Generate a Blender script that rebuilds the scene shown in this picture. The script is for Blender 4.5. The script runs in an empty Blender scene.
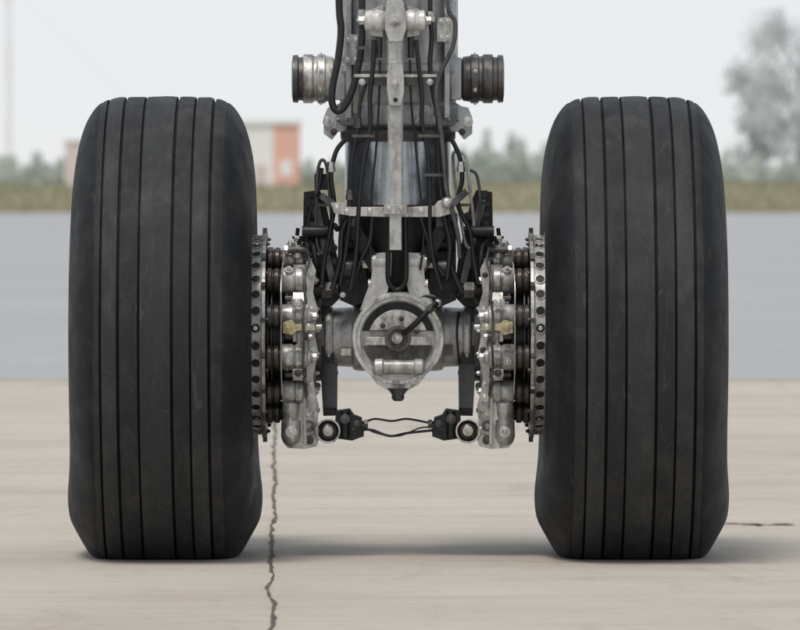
import bpy, bmesh, math, random
from mathutils import Vector, Matrix, Euler
random.seed(7)
scene=bpy.context.scene
U=1/366.0           # metres per drawing unit of the gear elevation drawing
CX,HZ,GZ=400,196,555
D=18.0; CAMH=(GZ-HZ)*U; F=366*D
def W(x,z,y=0.0):
    k=(D+y)/D
    return Vector(((x-CX)*U*k, y, CAMH+(HZ-z)*U*k))
def G(x,z,h=0.0):
    d=(CAMH-h)*F/(z-HZ)
    return Vector(((x-CX)/F*d, d-D, h))
def far(x,z,d):
    return Vector(((x-CX)/F*d, d-D, CAMH+(HZ-z)/F*d))
# ------------------------------------------------------------ materials
def ramp(nt,fac,stops):
    r=nt.nodes.new('ShaderNodeValToRGB'); e=r.color_ramp.elements
    while len(e)<len(stops): e.new(0.5)
    for i,(p,c) in enumerate(stops):
        e[i].position=p; e[i].color=(*c,1) if len(c)==3 else c
    nt.links.new(fac,r.inputs[0]); return r.outputs[0]
def noise(nt,scale,detail=6,rough=0.6,vec=None,sc=None,dist=0):
    n=nt.nodes.new('ShaderNodeTexNoise'); n.inputs['Scale'].default_value=scale
    n.inputs['Detail'].default_value=detail; n.inputs['Roughness'].default_value=rough
    n.inputs['Distortion'].default_value=dist
    tc=nt.nodes.new('ShaderNodeTexCoord')
    if sc:
        m=nt.nodes.new('ShaderNodeMapping'); m.inputs['Scale'].default_value=sc
        nt.links.new(tc.outputs['Object'],m.inputs[0]); nt.links.new(m.outputs[0],n.inputs['Vector'])
    else: nt.links.new(tc.outputs['Object'],n.inputs['Vector'])
    return n.outputs['Fac']
def mixc(nt,f,a,b,mode='MIX'):
    m=nt.nodes.new('ShaderNodeMix'); m.data_type='RGBA'; m.blend_type=mode
    for inp,v in ((m.inputs[0],f),(m.inputs[6],a),(m.inputs[7],b)):
        if isinstance(v,(int,float)): inp.default_value=v
        elif isinstance(v,tuple): inp.default_value=(*v,1)
        else: nt.links.new(v,inp)
    return m.outputs[2]
def newmat(name):
    m=bpy.data.materials.new(name); m.use_nodes=True
    return m,m.node_tree,m.node_tree.nodes['Principled BSDF']
def bump(nt,b,h,strength=0.3,dist=0.002):
    bp=nt.nodes.new('ShaderNodeBump'); bp.inputs['Strength'].default_value=strength; bp.inputs['Distance'].default_value=dist
    nt.links.new(h,bp.inputs['Height']); nt.links.new(bp.outputs[0],b.inputs['Normal'])
def grimy(name,base,dirt,metal,rough,amt=(0.45,0.62),scale=22,fine=160,k=0.85):
    m,nt,b=newmat(name)
    f1=ramp(nt,noise(nt,scale,8,0.64,sc=(1,1,0.55)),[(amt[0],(0,0,0)),(amt[1],(k,k,k))])
    light=tuple(min(1,c*1.15) for c in base); dark=tuple(c*0.78 for c in base)
    c1=ramp(nt,noise(nt,scale*2.3,4,0.6),[(0.3,dark),(0.7,light)])
    c=mixc(nt,f1,c1,dirt)
    # oily runs down the part
    run=ramp(nt,noise(nt,scale*2.2,5,0.6,sc=(1,1,0.12)),[(0.54,(0,0,0)),(0.70,(0.55,0.55,0.55))])
    c=mixc(nt,run,c,tuple(x*0.8 for x in dirt))
    sp=ramp(nt,noise(nt,fine,3,0.7),[(0.62,(0,0,0)),(0.70,(0.5,0.5,0.5))])
    c=mixc(nt,sp,c,tuple(x*0.6 for x in dirt))
    nt.links.new(c,b.inputs['Base Color'])
    r=ramp(nt,noise(nt,scale*1.7,5),[(0.3,(rough*0.75,)*3),(0.75,(min(1,rough*1.5),)*3)])
    nt.links.new(r,b.inputs['Roughness']); b.inputs['Metallic'].default_value=metal
    bump(nt,b,noise(nt,fine,5,0.65),0.25,0.0010)
    return m
M={}
M['paint']=grimy('grimy_grey_paint',(0.48,0.475,0.455),(0.12,0.10,0.08),0.3,0.34,(0.50,0.74),18)
M['paint2']=grimy('strut_grey_paint',(0.40,0.415,0.425),(0.10,0.09,0.08),0.3,0.34,(0.49,0.76),14)
M['cast']=grimy('cast_aluminium',(0.56,0.545,0.515),(0.085,0.065,0.052),0.5,0.34,(0.48,0.68),28)
M['steel']=grimy('worn_steel',(0.60,0.59,0.575),(0.14,0.105,0.08),0.9,0.28,(0.50,0.78),30)
M['dark']=grimy('oily_dark_metal',(0.014,0.014,0.015),(0.008,0.007,0.007),0.3,0.40,(0.4,0.7),25)
M['mid']=grimy('mid_grey_metal',(0.12,0.117,0.113),(0.034,0.028,0.023),0.5,0.38,(0.42,0.7),30)
M['rust']=grimy('heat_stained_steel',(0.105,0.082,0.072),(0.026,0.021,0.018),0.6,0.36,(0.44,0.68),40)
M['brass']=grimy('brass_fitting',(0.52,0.46,0.28),(0.16,0.11,0.06),0.6,0.38,(0.5,0.7),40)
M['chrome']=grimy('oleo_chrome',(0.44,0.48,0.53),(0.20,0.21,0.23),0.9,0.22,(0.5,0.85),8,90)
M['hose']=grimy('black_hose',(0.008,0.009,0.011),(0.018,0.016,0.014),0,0.38,(0.5,0.7),30)
M['white']=grimy('white_fitting',(0.66,0.65,0.62),(0.24,0.19,0.14),0.15,0.34,(0.53,0.8),30)
def rubber(name,base,lift,dust):
    m,nt,b=newmat(name)
    c=ramp(nt,noise(nt,5,8,0.65,sc=(1,0.35,0.35)),[(0.3,tuple(x*0.78 for x in base)),(0.6,base),(0.85,lift)])
    scf=ramp(nt,noise(nt,60,6,0.75,sc=(1.0,0.10,0.10)),[(0.50,(0,0,0)),(0.72,(0.6,0.6,0.6))])
    c=mixc(nt,scf,c,lift)
    # dry dust and scuffs
    ds=ramp(nt,noise(nt,9,9,0.74,sc=(1,0.6,0.6),dist=.4),[(0.49,(0,0,0)),(0.70,(0.6,0.6,0.6))])
    c=mixc(nt,ds,c,dust)
    sc2=ramp(nt,noise(nt,34,4,0.6,sc=(0.9,0.9,0.18),dist=1.2),[(0.63,(0,0,0)),(0.69,(0.5,0.5,0.5))])
    c=mixc(nt,sc2,c,dust)
    cut=ramp(nt,noise(nt,75,3,0.6,sc=(0.35,1,1),dist=.8),[(0.68,(0,0,0)),(0.72,(0.6,0.6,0.6))])
    c=mixc(nt,cut,c,tuple(x*0.35 for x in base))
    sp=ramp(nt,noise(nt,240,3,0.6),[(0.66,(0,0,0)),(0.74,(0.6,0.6,0.6))])
    c=mixc(nt,sp,c,tuple(x*1.8 for x in dust))
    nt.links.new(c,b.inputs['Base Color'])
    nt.links.new(ramp(nt,noise(nt,12,5),[(0.3,(0.5,)*3),(0.7,(0.75,)*3)]),b.inputs['Roughness'])
    b.inputs['Specular IOR Level'].default_value=0.24
    bump(nt,b,noise(nt,300,6,0.8),0.6,0.0015)
    return m
M['tread']=rubber('tread_rubber',(0.023,0.024,0.0255),(0.040,0.0405,0.040),(0.066,0.064,0.060))
M['tread2']=rubber('tread_rubber_worn',(0.032,0.0335,0.035),(0.052,0.052,0.0505),(0.078,0.075,0.070))
M['side']=rubber('sidewall_rubber',(0.010,0.0115,0.0135),(0.022,0.0225,0.0235),(0.040,0.039,0.038))
M['groove']=rubber('groove_rubber',(0.003,0.003,0.003),(0.005,0.005,0.005),(0.006,0.006,0.006))
# ------------------------------------------------------------ mesh builder
gear=bpy.data.objects.new('aircraft_landing_gear',None); scene.collection.objects.link(gear)
class Part:
    def __init__(s,name,parent=gear,bevel=0.0012):
        s.name=name; s.parent=parent; s.bm=bmesh.new(); s.mats=[]; s.bev=bevel
    def mi(s,m):
        m=M[m] if isinstance(m,str) else m
        if m not in s.mats: s.mats.append(m)
        return s.mats.index(m)
    def face(s,vs,i):
        try:
            f=s.bm.faces.new(vs); f.material_index=i; return f
        except ValueError: return None
    def lathe(s,o,ax,prof,mat,seg=36,up=None,ang=0):
        i=s.mi(mat); ax=Vector(ax).normalized()
        u=ax.cross(Vector((0,0,1)))
        if u.length<1e-3: u=Vector((1,0,0))
        u.normalize(); v=ax.cross(u)
        rings=[]
        for t,r in prof:
            c=o+ax*t
            if r<1e-6: rings.append([s.bm.verts.new(c)])
            else: rings.append([s.bm.verts.new(c+(u*math.cos(a)+v*math.sin(a))*r) for a in [ang+2*math.pi*k/seg for k in range(seg)]])
        for a,b in zip(rings,rings[1:]):
            if len(a)==1 and len(b)==1: continue
            for k in range(seg):
                k2=(k+1)%seg
                if len(a)==1: s.face([a[0],b[k],b[k2]],i)
                elif len(b)==1: s.face([a[k],a[k2],b[0]],i)
                else: s.face([a[k],a[k2],b[k2],b[k]],i)
        if len(rings[0])>1: s.face(rings[0],i)
        if len(rings[-1])>1: s.face(rings[-1],i)
    def cyl(s,a,b,r,mat,seg=28,r2=None,ang=0):
        a=Vector(a); b=Vector(b); s.lathe(a,b-a,[(0,r),((b-a).length,r if r2 is None else r2)],mat,seg,ang=ang)
    def hollow(s,a,b,r,ri,mat,seg=64):
        a=Vector(a); b=Vector(b); L=(b-a).length; i=s.mi(mat)
        ax=(b-a).normalized(); u=ax.cross(Vector((0,0,1)))
        if u.length<1e-3: u=Vector((1,0,0))
        u.normalize(); v=ax.cross(u)
        R=[[s.bm.verts.new(a+ax*t+(u*math.cos(2*math.pi*k/seg)+v*math.sin(2*math.pi*k/seg))*q) for k in range(seg)] for t,q in ((0,r),(L,r),(L,ri),(0,ri))]
        for n in range(4):
            A,B=R[n],R[(n+1)%4]
            for k in range(seg): s.face([A[k],A[(k+1)%seg],B[(k+1)%seg],B[k]],i)
    def sphere(s,c,r,mat,seg=24,sq=1.0):
        s.lathe(Vector(c),(0,1,0),[(-r*math.cos(math.pi*k/12)*sq,r*math.sin(math.pi*k/12)) for k in range(13)],mat,seg)
    def box(s,c,size,mat,rot=(0,0,0)):
        i=s.mi(mat); R=Euler(rot).to_matrix(); c=Vector(c)
        v=[s.bm.verts.new(c+R@Vector((x*size[0]/2,y*size[1]/2,z*size[2]/2))) for x in(-1,1) for y in(-1,1) for z in(-1,1)]
        for q in ((0,1,3,2),(4,6,7,5),(0,4,5,1),(2,3,7,6),(0,2,6,4),(1,5,7,3)): s.face([v[k] for k in q],i)
    def beam(s,a,b,w,t,mat,w2=None,side=(0,1,0)):
        """flat tapered bar from a to b: width w in the plane, thickness t along side"""
        i=s.mi(mat); a=Vector(a); b=Vector(b); ax=(b-a).normalized(); n=Vector(side); n=(n-ax*n.dot(ax)).normalized(); p=ax.cross(n)
        w2=w if w2 is None else w2; vs=[]
        for c,ww in ((a,w),(b,w2)):
            for sx,sy in((-1,-1),(1,-1),(1,1),(-1,1)): vs.append(s.bm.verts.new(c+p*sx*ww/2+n*sy*t/2))
        for q in((0,1,2,3),(7,6,5,4),(0,4,5,1),(1,5,6,2),(2,6,7,3),(3,7,4,0)): s.face([vs[k] for k in q],i)
    def prism(s,pts,d,mat):
        i=s.mi(mat); d=Vector(d); a=[s.bm.verts.new(p) for p in pts]; b=[s.bm.verts.new(Vector(p)+d) for p in pts]
        n=len(a); s.face(a,i); s.face(b[::-1],i)
        for k in range(n): s.face([a[k],a[(k+1)%n],b[(k+1)%n],b[k]],i)
    def tube(s,pts,r,mat,seg=10,closed=False,sub=8,straight=False):
        i=s.mi(mat); P=[Vector(p) for p in pts]; n=len(P); C=[]
        if straight or n==2: C=P[:]
        else:
            rng=n if closed else n-1
            for k in range(rng):
                if closed: p0,p1,p2,p3=P[(k-1)%n],P[k],P[(k+1)%n],P[(k+2)%n]
                else: p0,p1,p2,p3=P[max(k-1,0)],P[k],P[k+1],P[min(k+2,n-1)]
                for j in range(sub):
                    t=j/sub
                    C.append(0.5*((2*p1)+(p2-p0)*t+(2*p0-5*p1+4*p2-p3)*t*t+(3*p1-p0-3*p2+p3)*t**3))
            if not closed: C.append(P[-1])
        N=len(C); u=None; rings=[]
        for k in range(N):
            t=(C[(k+1)%N]-C[k-1]) if closed else (C[min(k+1,N-1)]-C[max(k-1,0)])
            if t.length<1e-9: t=Vector((0,0,1))
            t.normalize()
            if u is None:
                u=t.orthogonal().normalized()
            u=(u-t*u.dot(t)).normalized(); v=t.cross(u)
            rings.append([s.bm.verts.new(C[k]+(u*math.cos(2*math.pi*j/seg)+v*math.sin(2*math.pi*j/seg))*r) for j in range(seg)])
        for k in range(N if closed else N-1):
            A,B=rings[k],rings[(k+1)%N]
            for j in range(seg): s.face([A[j],A[(j+1)%seg],B[(j+1)%seg],B[j]],i)
        if not closed: s.face(rings[0],i); s.face(rings[-1],i)
    def bolt(s,c,ax,r,mat='steel',h=None):
        ax=Vector(ax).normalized(); c=Vector(c); h=h or r*1.1
        s.lathe(c,ax,[(0,r*1.45),(h*0.25,r*1.45)],mat,16); s.lathe(c+ax*h*0.25,ax,[(0,r),(h,r)],mat,6); s.lathe(c+ax*h*1.25,ax,[(0,r*.5),(h*.4,r*.45)],mat,10)
    def done(s):
        bmesh.ops.recalc_face_normals(s.bm,faces=s.bm.faces)
        me=bpy.data.meshes.new(s.name); s.bm.to_mesh(me); s.bm.free()
        for m in s.mats: me.materials.append(m)
        for p in me.polygons: p.use_smooth=True
        me.set_sharp_from_angle(angle=math.radians(35))
        ob=bpy.data.objects.new(s.name,me); scene.collection.objects.link(ob)
        if s.parent: ob.parent=s.parent
        if s.bev:
            b=ob.modifiers.new('bevel','BEVEL'); b.width=s.bev; b.segments=2; b.limit_method='ANGLE'; b.angle_limit=math.radians(38); b.harden_normals=False
        return ob
# ------------------------------------------------------------ tyres
AX=335   # axle height in drawing
R0=0.652; ZC=(GZ-AX)*U
def half_profile():
    return [(0,0),(45,1.0),(56,3.2),(64,7),(71,14),(78,26),(83.5,42),(87.5,62),(89.5,84),(88,106),(84,122),(79,134),(74,141)]
def crown_drop(w):
    s=half_profile(); w=abs(w)
    for (a,da),(b,db) in zip(s,s[1:]):
        if a<=w<=b and b>a:
            t=(w-a)/(b-a); return da+(db-da)*t
    return 0
def tyre(cx,name,grooves):
    sp=[]
    P=[Vector((a,b)) for a,b in half_profile()]
    for k in range(2,len(P)-1):
        p0,p1,p2,p3=P[k-1],P[k],P[k+1],P[min(k+2,len(P)-1)]
        for j in range(4):
            t=j/4; sp.append(0.5*((2*p1)+(p2-p0)*t+(2*p0-5*p1+4*p2-p3)*t*t+(3*p1-p0-3*p2+p3)*t**3))
    sp.append(P[-1]); sp=[q for q in sp if abs(q.x)>62.5 or q.y>20]
    left=[(-q.x,q.y,'side') for q in reversed(sp)]
    right=[(q.x,q.y,'side') for q in sp]
    mid=[]
    gd=3.6
    cur=-62
    for gi,g in enumerate(grooves+[None]):
        gw=1.45 if gi%2 else 1.15
        end=(g-gw) if g is not None else 62
        n=5
        mm='tread2' if gi in (1,3,5) else 'tread'
        for j in range(n+1):
            w=cur+(end-cur)*j/n
            rr=0.45 if (j in(0,n)) else 0
            mid.append((w,crown_drop(w)+rr,mm))
        if g is not None:
            mid.append((g-gw*0.75,crown_drop(g)+gd,'groove')); mid.append((g+gw*0.75,crown_drop(g)+gd,'groove'))
            cur=g+gw
    prof=left+mid+right
    pt=Part(name,bevel=0)
    N=320; idx={k:pt.mi(k) for k in('tread','tread2','side','groove')}
    rings=[]
    for k in range(N):
        a=2*math.pi*k/N; ring=[]
        for w,d,_ in prof:
            # slight uneven wear of the tread edges
            wear=0.25*math.sin(a*9+w*.11)+0.2*math.sin(a*23+w*.3)
            r=R0-(d+wear*(0.5 if abs(w)<62 else 0))*U; x=w*U; y=r*math.sin(a); z=ZC-r*math.cos(a)
            s_=0.075 if z<0.115 else 0.15
            low=math.exp(-((z-0.115)/s_)**2)*math.exp(-(y/0.36)**2)
            x+=0.023*low*math.copysign(min(1,(abs(w)/86)**5),w)
            k0=0.006
            if z<0.05:
                z=k0*math.log(1+math.exp(min(60,z/k0))) if z>-0.3 else 0
            if _=='groove': z=max(z,0.006)
            ring.append(pt.bm.verts.new((x+(cx-CX)*U,y,z)))
        rings.append(ring)
    for k in range(N):
        A,B=rings[k],rings[(k+1)%N]
        for j in range(len(prof)-1):
            ka,kb=prof[j][2],prof[j+1][2]
            m='groove' if 'groove' in(ka,kb) else ('side' if 'side' in (ka,kb) else ka)
            pt.face([A[j],A[j+1],B[j+1],B[j]],idx[m])
    return pt.done()
tyre(165.5,'tyre',[-55,-38,-18,14,32,50]); tyre(631.5,'tyre',[-51,-32,-13,16,35,54])
# wheel + brake, one set per side
def wheel_and_brake(sg):
    def Wp(p,z,y=0): return W(398+ (398-p) if sg>0 else p, z, y)
    ax=Vector((1,0,0))
    C=lambda p: Wp(p,AX,0)
    ring=lambda p,r,a: C(p)+Vector((0,-math.cos(a)*r*U,math.sin(a)*r*U))
    out=ax*(-1 if sg>0 else 1)
    h=Part('wheel_rim')
    h.hollow(C(95),C(250),84*U,79*U,'paint')
    h.hollow(C(236),C(250),112*U,84*U,'mid')
    h.cyl(C(110),C(236),80*U,'paint',64)
    h.cyl(C(90),C(120),40*U,'paint',48)
    for k in range(12):
        a=2*math.pi*k/12; h.bolt(ring(110,60,a),-out,5*U)
    # vented drive drum with dark discs imitating shaded port holes, lipped edges and drive keys
    h.hollow(C(249),C(251.5),103*U,90*U,'cast')
    h.hollow(C(263.5),C(267),102*U,92*U,'cast')
    h.hollow(C(251.5),C(263.5),98.5*U,90*U,'paint',128)
    n=36
    for k in range(n):
        a=2*math.pi*(k+0.5)/n
        h.hollow(ring(257.5,97.5,a),ring(257.5,99.6,a),5.4*U,4.3*U,'cast',20)
        h.cyl(ring(257.5,97.0,a),ring(257.5,98.75,a),4.35*U,'dark',20)
        if k%6==0: h.cyl(ring(257.5,98,a),ring(257.5,101,a),2.4*U,'steel',12)
        if k%3==0: h.bolt(ring(267,97,a+0.09),out,2.1*U,'rust')
        if k%2==0: h.box(ring(265,103,a+.08),(4.5*U,8*U,4*U),'mid',(a,0,0))
    h.done()
    b=Part('brake_unit')
    b.cyl(C(256),C(286),62*U,'dark',64)
    for p in (268,272): b.hollow(C(p),C(p+1.5),72*U,50*U,'rust')
    angs=[math.radians(-90+15+30*k) for k in range(12)]
    R=78
    for k,a in enumerate(angs):
        rr=11.8 if k%2 else 13.0
        b.cyl(ring(262,R,a),ring(286,R,a),rr*0.72*U,'dark',28)
        b.lathe(ring(267.5,R,a),out,[(0,rr*0.86*U),(1*U,rr*0.96*U),(5*U,rr*0.96*U),(6*U,rr*.8*U),(7*U,rr*.8*U),(8*U,rr*0.92*U),(12*U,rr*0.92*U),(13*U,rr*.84*U)],'rust' if k%3 else 'mid',32)
        b.lathe(ring(283,R,a),out,[(0,rr*0.93*U),(1.5*U,rr*U),(11*U,rr*U),(12*U,rr*0.9*U),(12.8*U,rr*0.9*U),(13.8*U,rr*1.02*U),(20*U,rr*1.02*U),(22*U,rr*0.86*U),(25*U,rr*0.8*U),(26*U,rr*0.55*U),(29*U,rr*0.5*U)],'cast',32)
        b.bolt(ring(312,R,a),out,4.2*U,'steel')
        if k%2==0:
            b.cyl(ring(290,R+8,a),ring(290,R+16,a),4.2*U,'cast',14)
            b.bolt(ring(290,R+15,a),ring(290,1,a)-ring(290,0,a),2.6*U,'steel')
        am=a+math.radians(15)
        b.beam(ring(300,R-16,am),ring(300,R+1,am),10*U,12*U,'cast',side=(1,0,0))
        b.cyl(ring(286,R-3,am),ring(309,R-3,am),3.2*U,'mid',14)
        b.bolt(ring(309,R-3,am),out,3.0*U,'steel')
    pts=[]
    for k in range(72):
        a=2*math.pi*k/72; rr=75+3.0*math.cos(12*(a-math.radians(-75)))
        pts.append(ring(301,rr,a))
    b.prism(pts,out*8*U,'cast')
    b.cyl(C(309),C(316),58*U,'paint',56); b.cyl(C(316),C(322),46*U,'mid',56)
    for k in range(14):
        a=2*math.pi*k/14+.1; b.bolt(ring(316,52,a),out,2.6*U,'steel')
    b.prism([Wp(x,z,-.165) for x,z in[(300,396),(314,396),(318,406),(317,424),(320,436),(317,446),(306,449),(288,448),(284,444),(283,436),(288,428),(297,424),(299,410)]],(0,0.19,0),'cast')
    b.lathe(Wp(291,402,-0.16),(0,0,-1),[(0,6*U),(2*U,8.5*U),(10*U,8.5*U),(12*U,7.2*U),(16*U,7.2*U),(18*U,9.5*U),(34*U,10*U),(40*U,8*U),(43*U,4*U)],'cast',32)
    b.bolt(Wp(291,432,-0.187),(0,-1,0),4*U,'steel'); b.bolt(Wp(309,440,-0.166),(0,-1,0),3.2*U,'rust')
    b.bolt(Wp(308,412,-0.166),(0,-1,0),3.0*U,'steel'); b.hollow(Wp(309,426,-.166),Wp(309,426,-.178),5.4*U,3*U,'mid',24)
    b.prism([Wp(x,z,-.166) for x,z in[(303,398),(306,398),(307,444),(304,444)]],(0,-0.014,0),'paint')
    web=[(310,258),(316,270),(313,292),(318,310),(314,332),(318,352),(313,378),(317,402),(315,412),(308,412),(308,400),(306,370),(309,340),(307,300),(306,262)]
    b.prism([Wp(x,z,-0.19) for x,z in web],Vector((0,0.06,0)),'paint')
    for x,z in((311,275),(312,310),(313,350),(311,385),(311,398)): b.bolt(Wp(x,z,-0.19),(0,-1,0),random.uniform(2,2.8)*U,random.choice(['steel','rust']))
    b.cyl(Wp(297,258,-0.09),Wp(297,243,-0.09),6*U,'cast',20)
    b.cyl(Wp(297,243,-0.09),Wp(297,236,-0.09),3.2*U,'white',16)
    b.lathe(Wp(297,239,-0.09),(0,0,1),[(0,5*U),(3*U,5*U)],'steel',6)
    b.cyl(Wp(297,236,-0.09),Wp(298,228,-0.09),2*U,'dark',12)
    b.cyl(Wp(287,250,-0.1),Wp(309,250,-0.1),3.8*U,'mid',16)
    b.lathe(Wp(284,250,-0.1),out,[(0,5.5*U),(4*U,5.5*U)],'steel',6)
    b.prism([Wp(x,z,-.262) for x,z in[(283,322),(292,320),(296,324),(314,324),(316,330),(296,331),(292,335),(283,333)]],(0,-0.012,0),'brass')
    b.bolt(Wp(288,327.5,-0.274),(0,-1,0),3*U,'brass'); b.bolt(Wp(309,327,-0.274),(0,-1,0),2.4*U,'steel')
    b.cyl(Wp(316,327,-0.262),Wp(322,327,-0.262),3*U,'steel',14)
    b.cyl(Wp(299,332,-0.262),Wp(299,345,-0.255),2.6*U,'cast',14)
    b.box(Wp(297,303,-0.25),(11*U,8*U,8*U),'cast'); b.bolt(Wp(297,303,-0.262),(0,-1,0),2.6*U,'steel')
    b.box(Wp(298,373,-0.25),(11*U,8*U,8*U),'cast'); b.bolt(Wp(298,373,-0.262),(0,-1,0),2.6*U,'rust')
    b.tube([Wp(307,248,-0.14),Wp(309,262,-0.2),Wp(304,280,-0.25),Wp(305,300,-0.266),Wp(303,318,-0.28),Wp(304,345,-0.28),Wp(303,368,-0.268),Wp(306,395,-0.23)],1.3*U,'mid',8)
    b.tube([Wp(297,245,-0.1),Wp(305,238,-0.11),Wp(313,246,-0.12),Wp(316,262,-0.14),Wp(324,280,-0.12)],2.2*U,'hose',10)
    b.tube([Wp(283,262,-0.2),Wp(281,285,-0.26),Wp(281,310,-0.285),Wp(281,340,-0.285),Wp(281,366,-0.27),Wp(282,395,-0.23)],0.9*U,'steel',8)
    b.done()
    r=Part('brake_reaction_rod')
    r.sphere(Wp(328,431,-0.15),11.5*U,'rust'); r.hollow(Wp(328,431,-0.18),Wp(328,431,-0.115),12.4*U,10.4*U,'cast',40)
    r.bolt(Wp(328,431,-0.178),(0,-1,0),3.6*U,'cast')
    r.cyl(Wp(310,431,-0.15),Wp(322,431,-0.15),7*U,'cast',24)
    r.beam(Wp(329,368,-0.05),Wp(330,412,-0.1),17*U,22*U,'dark',14*U)
    r.beam(Wp(322,300,-0.02),Wp(328,372,-0.05),15*U,22*U,'dark')
    r.prism([Wp(x,z,-.1) for x,z in[(336,410),(350,408),(354,414),(362,417),(363,436),(352,440),(338,438),(335,425)]],(0,-0.055,0),'dark')
    r.cyl(Wp(340,428,-0.13),Wp(364,429,-0.13),8*U,'dark',22)
    r.lathe(Wp(352,429,-0.13),out,[(0,9.5*U),(6*U,9.5*U)],'mid',6)
    r.cyl(Wp(345,411,-0.16),Wp(345,438,-0.16),4.4*U,'dark',18)
    r.bolt(Wp(345,419,-0.17),(0,-1,0),3.4*U,'mid'); r.bolt(Wp(357,424,-0.158),(0,-1,0),2.6*U,'mid')
    r.cyl(Wp(364,424,-0.13),Wp(368,424,-0.13),5*U,'mid',6)
    r.beam(Wp(320,372,-0.03),Wp(338,373,-0.03),4*U,26*U,'dark')
    r.done()
wheel_and_brake(-1); wheel_and_brake(1)
w=Part('bonding_wire',bevel=0)
w.tube([W(362,424,-.13),W(374,419,-.14),W(392,421,-.15),W(408,419,-.14),W(434,424,-.13)],1.1*U,'hose',8)
w.tube([W(360,430,-.13),W(372,430,-.14),W(390,436,-.16),W(408,433,-.14),W(436,430,-.13)],1.3*U,'hose',8)
w.tube([W(364,427,-.12),W(376,433,-.13),W(398,436,-.14),W(420,428,-.12),W(434,427,-.12)],0.8*U,'mid',8)
w.done()
# ------------------------------------------------------------ axle and centre boss
a=Part('axle')
a.lathe(W(318,337),(1,0,0),[(0,25*U),(6*U,27*U),(8*U,31*U),(14*U,31*U),(16*U,29*U),(34*U,30*U),(36*U,33*U),(42*U,34*U),(118*U,34*U),(124*U,33*U),(126*U,30*U),(144*U,29*U),(146*U,31*U),(152*U,31*U),(154*U,27*U),(160*U,25*U)],'paint',72)
a.lathe(W(200,335),(1,0,0),[(0,22*U),(398*U,22*U)],'dark',40)
for x in(329,467):
    a.lathe(W(x-1.5,337),(1,0,0),[(0,32.2*U),(3*U,32.2*U)],'cast',64)
    for k in range(8):
        t=2*math.pi*k/8+.2; a.bolt(W(x,337)+Vector((0,-math.cos(t)*32*U,math.sin(t)*32*U)),(0,-math.cos(t),math.sin(t)),1.6*U,'steel')
a.tube([W(459,312,-.06),W(457,330,-.092),W(458,350,-.09),W(460,368,-.05)],1.1*U,'hose',8)
a.box(W(346,352,-.085),(10*U,4*U,7*U),'white'); a.box(W(449,350,-.085),(8*U,4*U,10*U),'mid')
a.done()
j=Part('axle_boss')
yb=-0.20
BZ=338.5
j.cyl(W(398,BZ,0.12),W(398,BZ,yb+0.022),40*U,'paint',72)
j.hollow(W(398,BZ,yb+0.05),W(398,BZ,yb),44*U,37.5*U,'paint',96)
j.hollow(W(398,BZ,yb+0.004),W(398,BZ,yb-0.003),45.2*U,41.5*U,'cast',96)
def arc(r,a0,a1,n=14,cx=398,cz=BZ): return [(cx+r*math.cos(math.radians(a0+(a1-a0)*k/n)),cz-r*math.sin(math.radians(a0+(a1-a0)*k/n))) for k in range(n+1)]
seg=arc(36.5,12,168,24)
j.prism([W(x,z,yb+0.0215) for x,z in seg],(0,-0.004,0),'dark')
seg=arc(30,18,162,20)
j.prism([W(x,z+1,yb+0.016) for x,z in seg],(0,-0.009,0),'cast')
seg=arc(36,-165,-15,22)
j.prism([W(x,z-2,yb+0.020) for x,z in seg],(0,-0.006,0),'mid')
j.hollow(W(398,BZ,yb+0.01),W(398,BZ,yb-0.012),13*U,9.5*U,'mid',48)
j.cyl(W(398,BZ,yb+0.01),W(398,BZ,yb-0.008),10*U,'rust',40)
j.cyl(W(397,BZ,yb),W(397,BZ,yb-0.018),6*U,'mid',24)
j.bolt(W(397,BZ,yb-0.018),(0,-1,0),3.6*U,'cast')
for k in range(6):
    t=math.radians(60*k+20); j.bolt(W(398+20*math.cos(t),BZ-20*math.sin(t),yb+0.006),(0,-1,0),1.8*U,'rust')
j.beam(W(366,341,yb+0.006),W(388,341,yb+0.002),8*U,5*U,'cast'); j.beam(W(408,341,yb+0.002),W(431,341,yb+0.006),8*U,5*U,'cast')
j.lathe(W(373,367,yb-0.004),(1,0,0),[(0,5*U),(2*U,8*U),(9*U,8.5*U),(11*U,7*U),(40*U,7*U),(42*U,8.5*U),(49*U,8*U),(51*U,5*U)],'paint',28)
j.prism([W(x,z,yb+0.03) for x,z in[(370,374),(426,374),(419,384),(408,390),(404,394),(392,394),(388,390),(377,384)]],(0,-0.03,0),'cast')
j.lathe(W(398,388,yb+0.01),(0,0,-1),[(0,12*U),(3*U,9*U),(7*U,6*U),(10*U,6.5*U),(13*U,4*U)],'mid',24)
j.bolt(W(384,381,yb-0.0),(0,-1,0),2.2*U,'steel'); j.bolt(W(412,381,yb),(0,-1,0),2.2*U,'steel')
j.tube([W(404,333,yb-0.02),W(412,327,yb-0.035),W(422,317,yb-0.04),W(430,309,yb-0.035),W(437,303,yb-0.02)],2.9*U,'dark',14)
j.lathe(W(428,311,yb-0.038),W(434,305,0)-W(428,311,0),[(0,4.6*U),(6*U,4.6*U)],'mid',6)
j.tube([W(437,303,yb-0.02),W(436,298,yb),W(425,296,yb+.01),W(414,300,yb+.01)],2.2*U,'hose',10)
j.sphere(W(438,303,yb-0.015),4.0*U,'cast')
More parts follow.
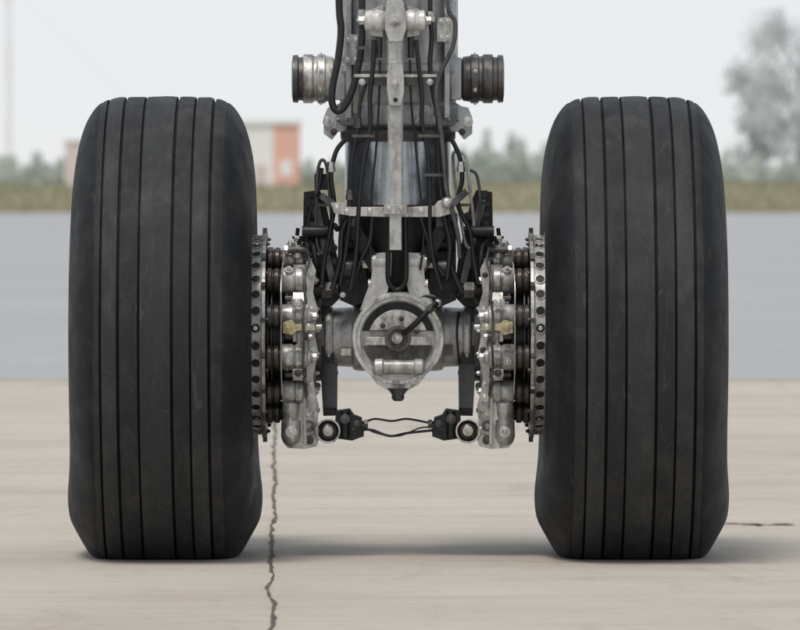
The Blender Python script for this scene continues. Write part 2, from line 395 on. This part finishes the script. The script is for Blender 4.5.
for s in(-1,1):
    j.prism([W(398+s*x,z,yb+0.075) for x,z in[(6,252),(20,253),(25,262),(27,280),(33,296),(38,310),(28,306),(14,300),(10,290),(7,275)]],(0,-0.07,0),'paint')
    j.cyl(W(398+s*8,263,yb+0.03),W(398+s*27,263,yb+0.03),10*U,'paint',28)
    j.bolt(W(398+s*27,263,yb+0.03),(s,0,0),6*U,'steel')
    j.cyl(W(398+s*26,285,yb+0.02),W(398+s*30,285,yb+0.02),6*U,'cast',20)
j.prism([W(x,z,yb+0.06) for x,z in[(372,292),(424,292),(432,306),(420,300),(398,296),(376,300),(364,306)]],(0,-0.05,0),'paint')
j.tube([W(389,215,yb-.01),W(388,262,yb-.015),W(389,282,yb-.015),W(397,290,yb-.015),W(405,282,yb-.015),W(406,262,yb-.015),W(405,215,yb-.01)],2.6*U,'dark',12)
j.done()
# ------------------------------------------------------------ shock strut
s=Part('shock_strut')
s.lathe(W(398,128),(0,0,1),[(0,54*U),(3*U,60*U),(10*U,63*U),(22*U,63*U),(25*U,58*U),(52*U,60*U),(56*U,63*U),(62*U,63*U),(64*U,60*U),(200*U,60*U),(420*U,62*U)],'paint2',80)
s.lathe(W(398,212),(0,0,1),[(0,53*U),(92*U,53*U)],'chrome',80)
s.lathe(W(398,300),(0,0,1),[(0,46*U),(20*U,56*U),(60*U,58*U),(80*U,60*U),(86*U,60*U),(90*U,56*U),(95*U,55*U)],'dark',64)
s.lathe(W(398,142),(0,0,1),[(0,56*U),(4*U,57.5*U),(10*U,57.5*U),(14*U,54*U)],'mid',72)
for k in range(20):
    t=2*math.pi*k/20; s.bolt(W(398,130)+Vector((math.cos(t)*61*U,math.sin(t)*61*U,10*U)),(math.cos(t),math.sin(t),0),2*U,'steel')
for sg in(-1,1):
    s.prism([W(398+sg*x,z,0.02) for x,z in[(50,104),(70,108),(74,118),(74,134),(66,140),(60,132),(50,132)]],(0,-0.07,0),'paint2')
    s.bolt(W(398+sg*70,122,-0.05),(0,-1,0),3.6*U,'steel'); s.bolt(W(398+sg*64,132,-0.05),(0,-1,0),2.4*U,'rust')
    o=Vector((sg,0,0))
    s.lathe(W(398+sg*56,79),o,[(0,20*U),(8*U,20*U),(9*U,22*U),(16*U,23*U),(17*U,24.5*U),(24*U,24.5*U),(25*U,22.5*U),(28*U,22.5*U)],'mid' if sg>0 else 'cast',56)
    s.lathe(W(398+sg*84,79),o,[(0,23*U),(2*U,24.5*U),(10*U,24.5*U),(11*U,23*U)],'mid' if sg>0 else 'cast',56)
    s.lathe(W(398+sg*94,79),o,[(0,22*U),(5*U,21.5*U),(6*U,24*U),(11*U,23.5*U),(12*U,17*U)],'mid',56)
    for k in range(8):
        t=2*math.pi*k/8+.3; s.bolt(W(398+sg*77,79)+Vector((0,-math.cos(t)*24.5*U,math.sin(t)*24.5*U)),(0,-math.cos(t),math.sin(t)),1.6*U,'steel')
    s.beam(W(398+sg*58,100,-.02),W(398+sg*58,58,-.02),10*U,40*U,'paint2')
for x in(349,447): s.beam(W(x,118,-.12),W(x,-160,-.12),5*U,14*U,'paint2')
s.box(W(352,50,-.145),(14*U,8*U,30*U),'paint2'); s.box(W(444,30,-.145),(14*U,8*U,24*U),'cast')
for x,z in((348,40),(356,40),(348,60),(356,60),(441,22),(448,22),(441,38),(448,38)): s.bolt(W(x,z,-.157),(0,-1,0),1.9*U,'steel')
s.done()
c=Part('drag_rod')
yr=-0.225
c.beam(W(395.5,-170,yr),W(395.5,250,yr),12*U,12*U,'paint')
c.beam(W(395.5,-170,yr+.004),W(395.5,205,yr+.004),15*U,5*U,'paint')
c.prism([W(x,z,yr+.01) for x,z in[(389,62),(402,62),(404,78),(404,92),(401,106),(390,106),(387,92),(387,78)]],(0,-0.045,0),'paint')
for sg in(-1,1):
    c.lathe(W(395+sg*10,21,yr+.01),(sg,0,0),[(0,9*U),(4*U,11*U),(9*U,11*U),(11*U,9*U),(14*U,10.5*U),(19*U,10.5*U),(20*U,9*U)],'white',32)
    c.bolt(W(395+sg*30,21,yr+.01),(sg,0,0),4.6*U,'steel')
    c.prism([W(395+sg*x,z,yr+.05) for x,z in[(12,6),(24,10),(27,22),(24,36),(12,38)]],(0,-0.04,0),'paint')
    c.cyl(W(395+sg*16,36,yr+.03),W(395+sg*16,58,yr+.03),3.4*U,'mid',16)
c.prism([W(x,z,yr+.02) for x,z in[(387,2),(403,2),(406,14),(406,30),(402,42),(389,42),(385,30),(385,14)]],(0,-0.05,0),'paint')
c.bolt(W(395.5,21,yr-.03),(0,-1,0),4.0*U,'cast')
c.beam(W(354,80,yr+.03),W(436,80,yr+.03),11*U,7*U,'mid'); c.beam(W(354,76,yr+.018),W(436,76,yr+.018),3*U,6*U,'cast')
for x in(362,430): c.bolt(W(x,82,yr+.018),(0,-1,0),2.4*U,'steel')
c.bolt(W(395.5,84,yr-.035),(0,-1,0),2.8*U,'cast'); c.cyl(W(395.5,100,yr-.03),W(395.5,100,yr-.038),2.2*U,'dark',14)
for x in(356,434): c.beam(W(x,76,yr+.03),W(x,112,yr+.09),6*U,5*U,'paint')
c.prism([W(x,z,yr+.03) for x,z in[(331,203),(344,203),(348,207),(384,207),(388,203),(404,203),(408,207),(434,206),(438,201),(450,199),(454,206),(450,214),(440,217),(404,217),(388,217),(350,216),(334,213)]],(0,-0.022,0),'cast')
c.prism([W(x,z,yr+.006) for x,z in[(384,205),(406,205),(406,214),(384,214)]],(0,-0.03,0),'paint')
for x,z in((337,208),(347,212),(370,211),(421,211),(445,206)): c.bolt(W(x,z,yr+.008),(0,-1,0),2.2*U,'steel')
for x,z in((389,209),(401,209)): c.bolt(W(x,z,yr-.024),(0,-1,0),1.8*U,'steel')
c.beam(W(335,206,yr+.02),W(322,196,yr+.06),7*U,5*U,'mid'); c.beam(W(450,206,yr+.02),W(466,192,yr+.06),7*U,5*U,'mid')
c.sphere(W(447,203,yr+.0),6*U,'cast')
c.done()
t=Part('torque_link')
for sg in(-1,1):
    P=lambda x,z,y: W(398+sg*x,z,y)
    t.prism([P(x,z,-.02) for x,z in[(94,192),(78,190),(72,204),(66,230),(60,260),(56,296),(66,306),(84,306),(92,296),(95,250)]],(0,-0.05,0),'dark')
    t.prism([P(x,z,-.09) for x,z in[(58,222),(36,240),(26,270),(30,300),(44,306),(58,300)]],(0,-0.03,0),'dark')
    t.beam(P(84,200,-.08),P(62,296,-.11),8*U,7*U,'mid',6*U); t.beam(P(52,214,-.16),P(22,268,-.18),12*U,8*U,'dark',14*U)
    t.cyl(P(60,290,-.13),P(92,290,-.13),7*U,'dark',24); t.cyl(P(66,290,-.13),P(76,290,-.13),9*U,'mid',6)
    t.cyl(P(70,232,-.12),P(96,232,-.12),6*U,'dark',20); t.cyl(P(30,244,-.14),P(58,244,-.14),7*U,'dark',20)
    t.cyl(P(40,268,-.15),P(56,268,-.15),9*U,'mid',20)
    for n in range(12):
        x=random.uniform(30,90); z=random.uniform(215,298); t.bolt(P(x,z,-.125 if x<60 else -.075),(0,-1,0),random.uniform(1.8,3.0)*U,random.choice(['mid','rust','steel','dark']))
    for n in range(9):
        z=194+n*10; t.box(P(random.uniform(84,91),z,-.08),(random.uniform(6,12)*U,8*U,random.uniform(4,8)*U),random.choice(['dark','mid','dark']))
    t.box(P(44,222,-.17),(12*U,8*U,9*U),'mid'); t.box(P(76,262,-.09),(10*U,8*U,14*U),'dark')
t.tube([W(318,170,-.12),W(316,200,-.12),W(316,235,-.12),W(320,252,-.12),W(328,252,-.12),W(332,236,-.12),W(330,200,-.12),W(327,168,-.12),W(322,160,-.12)],1.7*U,'mid',10,closed=True)
t.tube([W(453,156,-.12),W(456,190,-.12),W(462,225,-.12),W(466,245,-.12),W(472,246,-.12),W(474,228,-.12),W(470,190,-.12),W(466,158,-.12),W(459,152,-.12)],1.7*U,'cast',10,closed=True)
t.tube([W(470,170,-.1),W(477,176,-.1),W(480,200,-.1),W(478,232,-.1),W(472,240,-.1)],1.5*U,'mid',10)
for x,z in((323,205),(322,230),(466,205),(470,228)): t.beam(W(x-8,z,-.115),W(x+8,z,-.115),3*U,4*U,'mid')
t.box(W(321,182,-.1),(13*U,9*U,16*U),'dark'); t.box(W(482,198,-.06),(7*U,9*U,12*U),'mid')
t.box(W(398,255,-.10),(76*U,20*U,96*U),'dark')
t.done()
# ------------------------------------------------------------ hoses
h=Part('hydraulic_hose',bevel=0)
def hose(pts,r,mat='hose',y=-.2):
    h.tube([W(p[0],p[1],p[2] if len(p)>2 else y) for p in pts],r*U,mat,12)
hose([(362,-150),(362,0),(362,35),(359,62),(353,88),(345,106),(337,111),(332,102),(333,84),(338,60),(341,30),(339,0),(338,-120)],3.6)
hose([(374,40),(373,66),(370,96),(370,130),(364,160),(360,190),(358,220),(356,255),(350,290)],2.4,y=-.215)
hose([(366,84),(360,104),(358,130),(352,160),(350,190),(350,215),(346,250),(340,285)],1.9,y=-.205)
hose([(380,60),(379,100),(376,150),(372,190),(371,230),(370,270)],1.2,y=-.2)
hose([(416,40),(419,70),(422,98),(422,122),(428,156),(430,190),(430,230),(434,262),(442,290)],2.2,y=-.215)
hose([(410,60),(411,100),(416,150),(420,190),(424,232),(420,270)],1.2,y=-.2)
hose([(430,-150),(430,0),(432,36),(430,64),(433,92),(438,120),(438,150),(440,180),(444,215),(450,245),(447,280)],2.6)
hose([(447,-150),(447,-5),(455,22),(453,46),(442,70),(436,92),(439,118),(443,150),(446,186),(452,210),(458,236),(460,258)],2.3,'mid',-.225)
hose([(345,140),(336,152),(331,176),(334,204),(330,232),(324,262),(322,285)],2.4,y=-.16)
hose([(452,140),(460,158),(462,180),(458,204),(470,232),(474,262),(478,284)],2.4,y=-.16)
hose([(322,168),(318,190),(309,215),(306,240)],2.0,y=-.12)
hose([(350,215),(342,232),(340,262),(332,290)],3.0,y=-.19)
hose([(444,215),(452,236),(450,262),(462,292)],3.0,y=-.19)
hose([(372,214),(370,240),(360,262),(352,288)],2.4,y=-.2); hose([(420,216),(428,240),(432,258),(444,276)],2.4,y=-.2)
for z,x0,x1 in((48,356,368),(136,352,374),(136,418,444),(175,424,444)):
    h.beam(W(x0,z,-.222),W(x1,z,-.222),3*U,2.4*U,'mid')
for x,z in((362,20),(447,14),(430,22),(358,128),(438,116),(350,200),(331,172),(461,172)):
    h.lathe(W(x,z,-.205),(0,0,1),[(0,4.4*U),(5*U,4.4*U),(5.2*U,3.6*U),(10*U,3.6*U)],random.choice(['mid','steel','mid']),6)
h.done()
# ------------------------------------------------------------ ground
def sheet(name,x0,x1,y0,y1,z,mat,nx=1,ny=1,zf=None):
    bm=bmesh.new(); g=[]
    ys=y0 if isinstance(y0,list) else [y0+(y1-y0)*k/ny for k in range(ny+1)]
    for y in ys: g.append([bm.verts.new((x0+(x1-x0)*i/nx,y,z if zf is None else zf(x0+(x1-x0)*i/nx,y))) for i in range(nx+1)])
    for A,B in zip(g,g[1:]):
        for i in range(nx): bm.faces.new((A[i],A[i+1],B[i+1],B[i]))
    me=bpy.data.meshes.new(name); bm.to_mesh(me); bm.free(); me.materials.append(mat)
    for p in me.polygons: p.use_smooth=True
    o=bpy.data.objects.new(name,me); scene.collection.objects.link(o); return o
def pavement(name,c0,c1,c2,stain,sc=1.0,st=0.6):
    m,nt,b=newmat(name)
    c=ramp(nt,noise(nt,0.55*sc,8,0.62),[(0.3,c0),(0.5,c1),(0.72,c2)])
    c=mixc(nt,ramp(nt,noise(nt,1.1*sc,7,0.65,sc=(0.35,1.6,1)),[(0.48,(0,0,0)),(0.72,(st,)*3)]),c,stain)
    c=mixc(nt,ramp(nt,noise(nt,3.2*sc,6,0.7,sc=(1,.25,1),dist=.6),[(0.58,(0,0,0)),(0.70,(st*.7,)*3)]),c,tuple(x*0.8 for x in stain))
    c=mixc(nt,ramp(nt,noise(nt,9,6,0.7),[(0.54,(0,0,0)),(0.72,(0.45,)*3)]),c,tuple(x*0.75 for x in stain))
    c=mixc(nt,ramp(nt,noise(nt,120,3,0.7),[(0.55,(0,0,0)),(0.7,(0.35,)*3)]),c,tuple(x*0.6 for x in stain))
    c=mixc(nt,ramp(nt,noise(nt,70,3,0.7),[(0.62,(0,0,0)),(0.72,(0.4,)*3)]),c,tuple(min(1,x*1.25) for x in c2))
    nt.links.new(c,b.inputs['Base Color']); b.inputs['Roughness'].default_value=0.85; b.inputs['Specular IOR Level'].default_value=0.25
    bump(nt,b,noise(nt,140,6,0.75),0.5,0.003)
    return m
yb1=G(400,378.5).y; yb2=G(400,213).y
mc=pavement('concrete_pavement',(0.44,0.392,0.335),(0.505,0.458,0.395),(0.55,0.505,0.44),(0.37,0.31,0.255))
ma=pavement('worn_asphalt',(0.365,0.366,0.368),(0.395,0.396,0.398),(0.425,0.426,0.428),(0.34,0.34,0.342),0.3,.4)
sheet('concrete_apron',-80,80,-60,yb1,0.0,mc)
sheet('asphalt_taxiway',-600,600,yb1-1,yb2,-0.004,ma)
mg,nt,b=newmat('dry_grass')
c=ramp(nt,noise(nt,0.12,6,0.6),[(0.35,(0.20,0.19,0.115)),(0.5,(0.27,0.245,0.16)),(0.65,(0.35,0.31,0.21))])
nt.links.new(c,b.inputs['Base Color']); b.inputs['Roughness'].default_value=0.95
def tz(x,y):
    if y<yb2: return -0.03
    t=min(1,(y-yb2)/200); t=t*t*(3-2*t)
    return -0.03+1.85*t+0.12*math.sin(x*0.07)*t
ys=[-200,-60,0,100,yb2-2]+[yb2+200*k/16 for k in range(17)]+[800,1200,2500,5000]
sheet('ground',-2500,2500,ys,None,0,mg,260,1,zf=tz)
bm=bmesh.new()
mgt,nt,b=newmat('grass_blades')
c=ramp(nt,noise(nt,0.3,5,0.6,sc=(0.4,1,1)),[(0.35,(0.23,0.235,0.14)),(0.5,(0.31,0.295,0.18)),(0.66,(0.42,0.36,0.24))])
nt.links.new(c,b.inputs['Base Color']); b.inputs['Roughness'].default_value=0.9
for k in range(14000):
    y=yb2+4+190*random.random()**1.3; x=random.uniform(-50,50); z=tz(x,y); hh=random.uniform(.12,.38)*(1+0.6*((y-yb2)/200)); ww=random.uniform(.05,.16); a=random.uniform(0,3.14)
    dx,dy=math.cos(a)*ww,math.sin(a)*ww
    v=[bm.verts.new((x-dx,y-dy,z-.03)),bm.verts.new((x+dx,y+dy,z-.03)),bm.verts.new((x+random.uniform(-.12,.12),y,z+hh))]
    bm.faces.new(v)
me=bpy.data.meshes.new('grass_tufts'); bm.to_mesh(me); bm.free(); me.materials.append(mgt)
o=bpy.data.objects.new('grass_tufts',me); scene.collection.objects.link(o)
mk,nt,b=newmat('crack_filler')
nt.links.new(ramp(nt,noise(nt,25,5),[(0.35,(0.05,0.043,0.036)),(0.7,(0.16,0.14,0.115))]),b.inputs['Base Color']); b.inputs['Roughness'].default_value=0.9
mj,nt,b=newmat('joint_stain')
nt.links.new(ramp(nt,noise(nt,8,6,0.7),[(0.35,(0.33,0.295,0.255)),(0.7,(0.45,0.41,0.36))]),b.inputs['Base Color']); b.inputs['Roughness'].default_value=0.9
def crack(name,pts,w,mat,jit=1.0,z=0.004,step=0.1,vary=0.6):
    bm=bmesh.new(); P=[]
    for A,B in zip(pts,pts[1:]):
        n=max(2,int((B-A).length/step))
        for k in range(n): P.append(A.lerp(B,k/n))
    P.append(pts[-1]); pv=None; slow=0
    for k,p in enumerate(P):
        d=(P[min(k+1,len(P)-1)]-P[max(k-1,0)]).normalized(); n=Vector((-d.y,d.x,0))
        slow=slow*0.85+random.uniform(-1,1)*0.006*jit
        ww=w*(1+random.uniform(-vary,vary))*0.5
        a=bm.verts.new((*(p+n*(slow+ww)).to_2d(),z)); c_=bm.verts.new((*(p+n*(slow-ww)).to_2d(),z))
        if pv: bm.faces.new((pv[0],a,c_,pv[1]))
        pv=(a,c_)
    me=bpy.data.meshes.new(name); bm.to_mesh(me); bm.free(); me.materials.append(mat)
    o=bpy.data.objects.new(name,me); scene.collection.objects.link(o); return o
crack('pavement_crack',[G(268,640),G(269,600),G(272,560),G(273,500),G(275,430),G(276,400),G(277,382)],0.0085,mk,0.75,step=.09,vary=.75)
crack('pavement_crack',[G(724,524),G(760,526),G(792,525)],0.045,mk,1.5,step=.02,vary=.9)
crack('pavement_joint',[G(-80,379.5)+Vector((0,-.12,0)),G(880,379.5)+Vector((0,-.12,0))],0.10,mj,0.5,vary=.3)
# ------------------------------------------------------------ distant things
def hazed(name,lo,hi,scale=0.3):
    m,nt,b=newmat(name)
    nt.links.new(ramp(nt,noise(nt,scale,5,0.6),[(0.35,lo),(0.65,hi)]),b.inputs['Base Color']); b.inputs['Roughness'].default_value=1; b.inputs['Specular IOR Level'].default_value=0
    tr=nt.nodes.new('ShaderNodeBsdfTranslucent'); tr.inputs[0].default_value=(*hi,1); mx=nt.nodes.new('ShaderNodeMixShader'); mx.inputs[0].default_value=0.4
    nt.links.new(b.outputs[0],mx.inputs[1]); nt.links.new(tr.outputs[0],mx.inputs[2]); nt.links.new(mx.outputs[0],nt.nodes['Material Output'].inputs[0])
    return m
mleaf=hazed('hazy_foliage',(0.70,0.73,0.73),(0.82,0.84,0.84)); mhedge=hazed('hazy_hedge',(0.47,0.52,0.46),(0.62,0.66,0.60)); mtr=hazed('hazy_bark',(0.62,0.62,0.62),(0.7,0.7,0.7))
def leaf(bm,c,s,mi=0):
    n=Vector((random.gauss(0,1),random.gauss(0,1),random.gauss(0,1))).normalized(); u=n.orthogonal().normalized(); v=n.cross(u)
    f=bm.faces.new([bm.verts.new(c+u*s*a+v*s*b_*0.7) for a,b_ in((-1,0),(0,-1),(1,0),(0,1))]); f.material_index=mi
def tree(name,base,height,width,seedv,nl=5200):
    random.seed(seedv); p=Part(name,parent=None,bevel=0)
    p.lathe(base+Vector((0,0,-.5)),(0,0,1),[(0,height*.03),(height*.3,height*.022),(height*.6,height*.014),(height*.85,height*.005)],mtr,10)
    clumps=[]
    for k in range(30):
        zz=random.uniform(.24,1.0); rad=width*.5*math.sin(math.pi*min(1,max(.12,(zz-.12)/.98)))**.6
        a=random.uniform(0,6.28); rr=rad*random.uniform(.25,1)
        c=base+Vector((math.cos(a)*rr,math.sin(a)*rr,height*zz*.93)); clumps.append((c,random.uniform(.09,.17)*width))
        st=base+Vector((0,0,height*zz*.6)); p.tube([st,(st+c)/2+Vector((0,0,.3)),c],height*.006,mtr,6,sub=3)
    i=p.mi(mleaf)
    for k in range(nl):
        c,r=random.choice(clumps); q=Vector((random.gauss(0,.6)*r,random.gauss(0,.6)*r,random.gauss(0,.48)*r)); leaf(p.bm,c+q,random.uniform(.12,.34),i)
    return p.done()
dT=620
def gb(x,d): q=far(x,190,d); q.z=1.7; return q
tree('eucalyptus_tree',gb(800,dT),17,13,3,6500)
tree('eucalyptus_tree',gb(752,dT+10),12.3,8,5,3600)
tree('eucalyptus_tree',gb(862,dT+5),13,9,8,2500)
random.seed(4)
bm=bmesh.new()
def line(x0,x1,hf,d,n,s=.4):
    for k in range(n):
        x=random.uniform(x0,x1); q=gb(x,d+random.uniform(-15,25)); hh=hf(x)
        lum=0.75+0.25*math.sin(x*.21)+.2*math.sin(x*.53+1)
        q.z+=max(.15,hh*lum)*random.random()**.7; leaf(bm,q,random.uniform(.2,s*1.6))
hp=lambda x: 2.4+2.6*math.exp(-((x-512)/38)**2)+1.2*math.exp(-((x-470)/20)**2)
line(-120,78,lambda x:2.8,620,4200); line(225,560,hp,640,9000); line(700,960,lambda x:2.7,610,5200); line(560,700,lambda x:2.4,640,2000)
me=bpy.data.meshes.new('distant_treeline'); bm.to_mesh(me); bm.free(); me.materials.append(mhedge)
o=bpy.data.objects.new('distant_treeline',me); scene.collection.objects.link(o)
bld=bpy.data.objects.new('checkered_equipment_building',None); scene.collection.objects.link(bld)
def flat(name,col,col2):
    m,nt,b=newmat(name); nt.links.new(ramp(nt,noise(nt,.8,6),[(0.3,col),(0.7,col2)]),b.inputs['Base Color']); b.inputs['Roughness'].default_value=.8; return m
mo=flat('hazy_orange_paint',(0.80,0.47,0.37),(0.84,0.52,0.42)); mw=flat('white_paint',(0.86,0.85,0.84),(0.89,0.88,0.87)); mdk=flat('door_grey',(0.68,0.58,0.55),(0.7,0.6,0.57))  # distance haze is mixed into the orange as a paler tone
db=600; bx0=far(222,190,db).x; bx1=far(299,190,db).x; yB=db-D; Hh=6.0; z0=1.5; n=3; wd=(bx1-bx0)/n
wl=Part('walls',bld,bevel=0)
for i in range(n):
    for jx in range(2):
        wl.box((bx0+(i+.5)*wd,yB+3,z0+(jx+.5)*Hh/2),(wd,6,Hh/2),mo if (i==2 or (i==0 and jx==0)) else mw)
wl.done()
rf=Part('roof',bld,bevel=0); rf.box(((bx0+bx1)/2,yB+3,z0+Hh+.2),(bx1-bx0+.5,6.5,.4),mw); rf.done()
dr=Part('door',bld,bevel=0); dr.box((bx0+wd*1.5,yB-.03,z0+1.2),(1.1,.06,2.3),mdk); dr.done()
wn=Part('windows',bld,bevel=0); wn.box((bx0+wd*2.5,yB-.03,z0+2),(1.0,.06,1.4),mw); wn.done()
hut=bpy.data.objects.new('equipment_hut',None); scene.collection.objects.link(hut)
mb_=flat('hut_wall',(0.68,0.60,0.56),(0.72,0.64,0.60)); hx=far(78,190,db).x
hw=Part('walls',hut,bevel=0); hw.box((hx,yB+2,1.5+2.2),(2.4,3,4.4),mb_); hw.done()
hr=Part('roof',hut,bevel=0); hr.box((hx,yB+2,1.5+4.5),(2.7,3.3,.2),mw); hr.done()
hd=Part('door',hut,bevel=0); hd.box((hx-.4,yB+.47,1.5+1.1),(.9,.06,2.1),mdk); hd.done()
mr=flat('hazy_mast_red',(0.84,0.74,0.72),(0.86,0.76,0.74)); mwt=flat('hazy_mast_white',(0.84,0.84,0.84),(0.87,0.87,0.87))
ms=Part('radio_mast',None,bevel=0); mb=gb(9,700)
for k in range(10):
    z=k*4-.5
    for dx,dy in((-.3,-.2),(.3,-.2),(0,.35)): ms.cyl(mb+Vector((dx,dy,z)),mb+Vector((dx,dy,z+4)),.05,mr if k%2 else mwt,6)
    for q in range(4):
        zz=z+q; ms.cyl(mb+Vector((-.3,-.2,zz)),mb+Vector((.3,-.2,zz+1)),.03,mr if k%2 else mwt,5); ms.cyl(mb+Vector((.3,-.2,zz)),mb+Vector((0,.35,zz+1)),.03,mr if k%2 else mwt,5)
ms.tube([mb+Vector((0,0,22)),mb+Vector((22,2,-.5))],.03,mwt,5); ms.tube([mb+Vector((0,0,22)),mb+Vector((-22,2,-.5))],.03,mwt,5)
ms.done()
# ------------------------------------------------------------ light
sd=Vector((-0.20,-0.42,0.95)).normalized()
sun=bpy.data.lights.new('sun','SUN'); sun.energy=2.0; sun.angle=math.radians(20); sun.color=(1,.945,.87)
so=bpy.data.objects.new('sun',sun); scene.collection.objects.link(so); so.rotation_euler=sd.to_track_quat('Z','Y').to_euler()
wd_=bpy.data.worlds.new('World'); scene.world=wd_; wd_.use_nodes=True; nt=wd_.node_tree; bg=nt.nodes['Background']
sk=nt.nodes.new('ShaderNodeTexSky'); sk.sky_type='NISHITA'; sk.sun_disc=False; sk.sun_elevation=math.asin(sd.z); sk.sun_rotation=math.atan2(sd.x,sd.y); sk.dust_density=1.5; sk.air_density=1.0
# thin bright haze layer over the clear sky: white at the horizon, bluer overhead
tc=nt.nodes.new('ShaderNodeTexCoord'); sx=nt.nodes.new('ShaderNodeSeparateXYZ'); nt.links.new(tc.outputs['Generated'],sx.inputs[0])
haze=ramp(nt,sx.outputs[2],[(0.0,(7.9,7.95,8.0)),(0.02,(7.5,7.75,8.0)),(0.35,(5.7,6.0,6.35)),(1.0,(4.9,5.3,5.9))])
hm=mixc(nt,0.85,sk.outputs[0],haze)
nt.links.new(hm,bg.inputs[0]); bg.inputs[1].default_value=0.12
# ------------------------------------------------------------ camera
cam=bpy.data.cameras.new('camera'); co=bpy.data.objects.new('camera',cam); scene.collection.objects.link(co); scene.camera=co
co.location=(0,-D,CAMH); co.rotation_euler=(math.radians(90)-math.atan((315-HZ)/F),0,0)
cam.sensor_width=36; cam.lens=F/800*36; cam.clip_end=20000; cam.clip_start=.5
cam.dof.use_dof=True; cam.dof.focus_distance=D-.25; cam.dof.aperture_fstop=10
scene.view_settings.view_transform='Standard'; scene.view_settings.look='None'; scene.view_settings.exposure=0
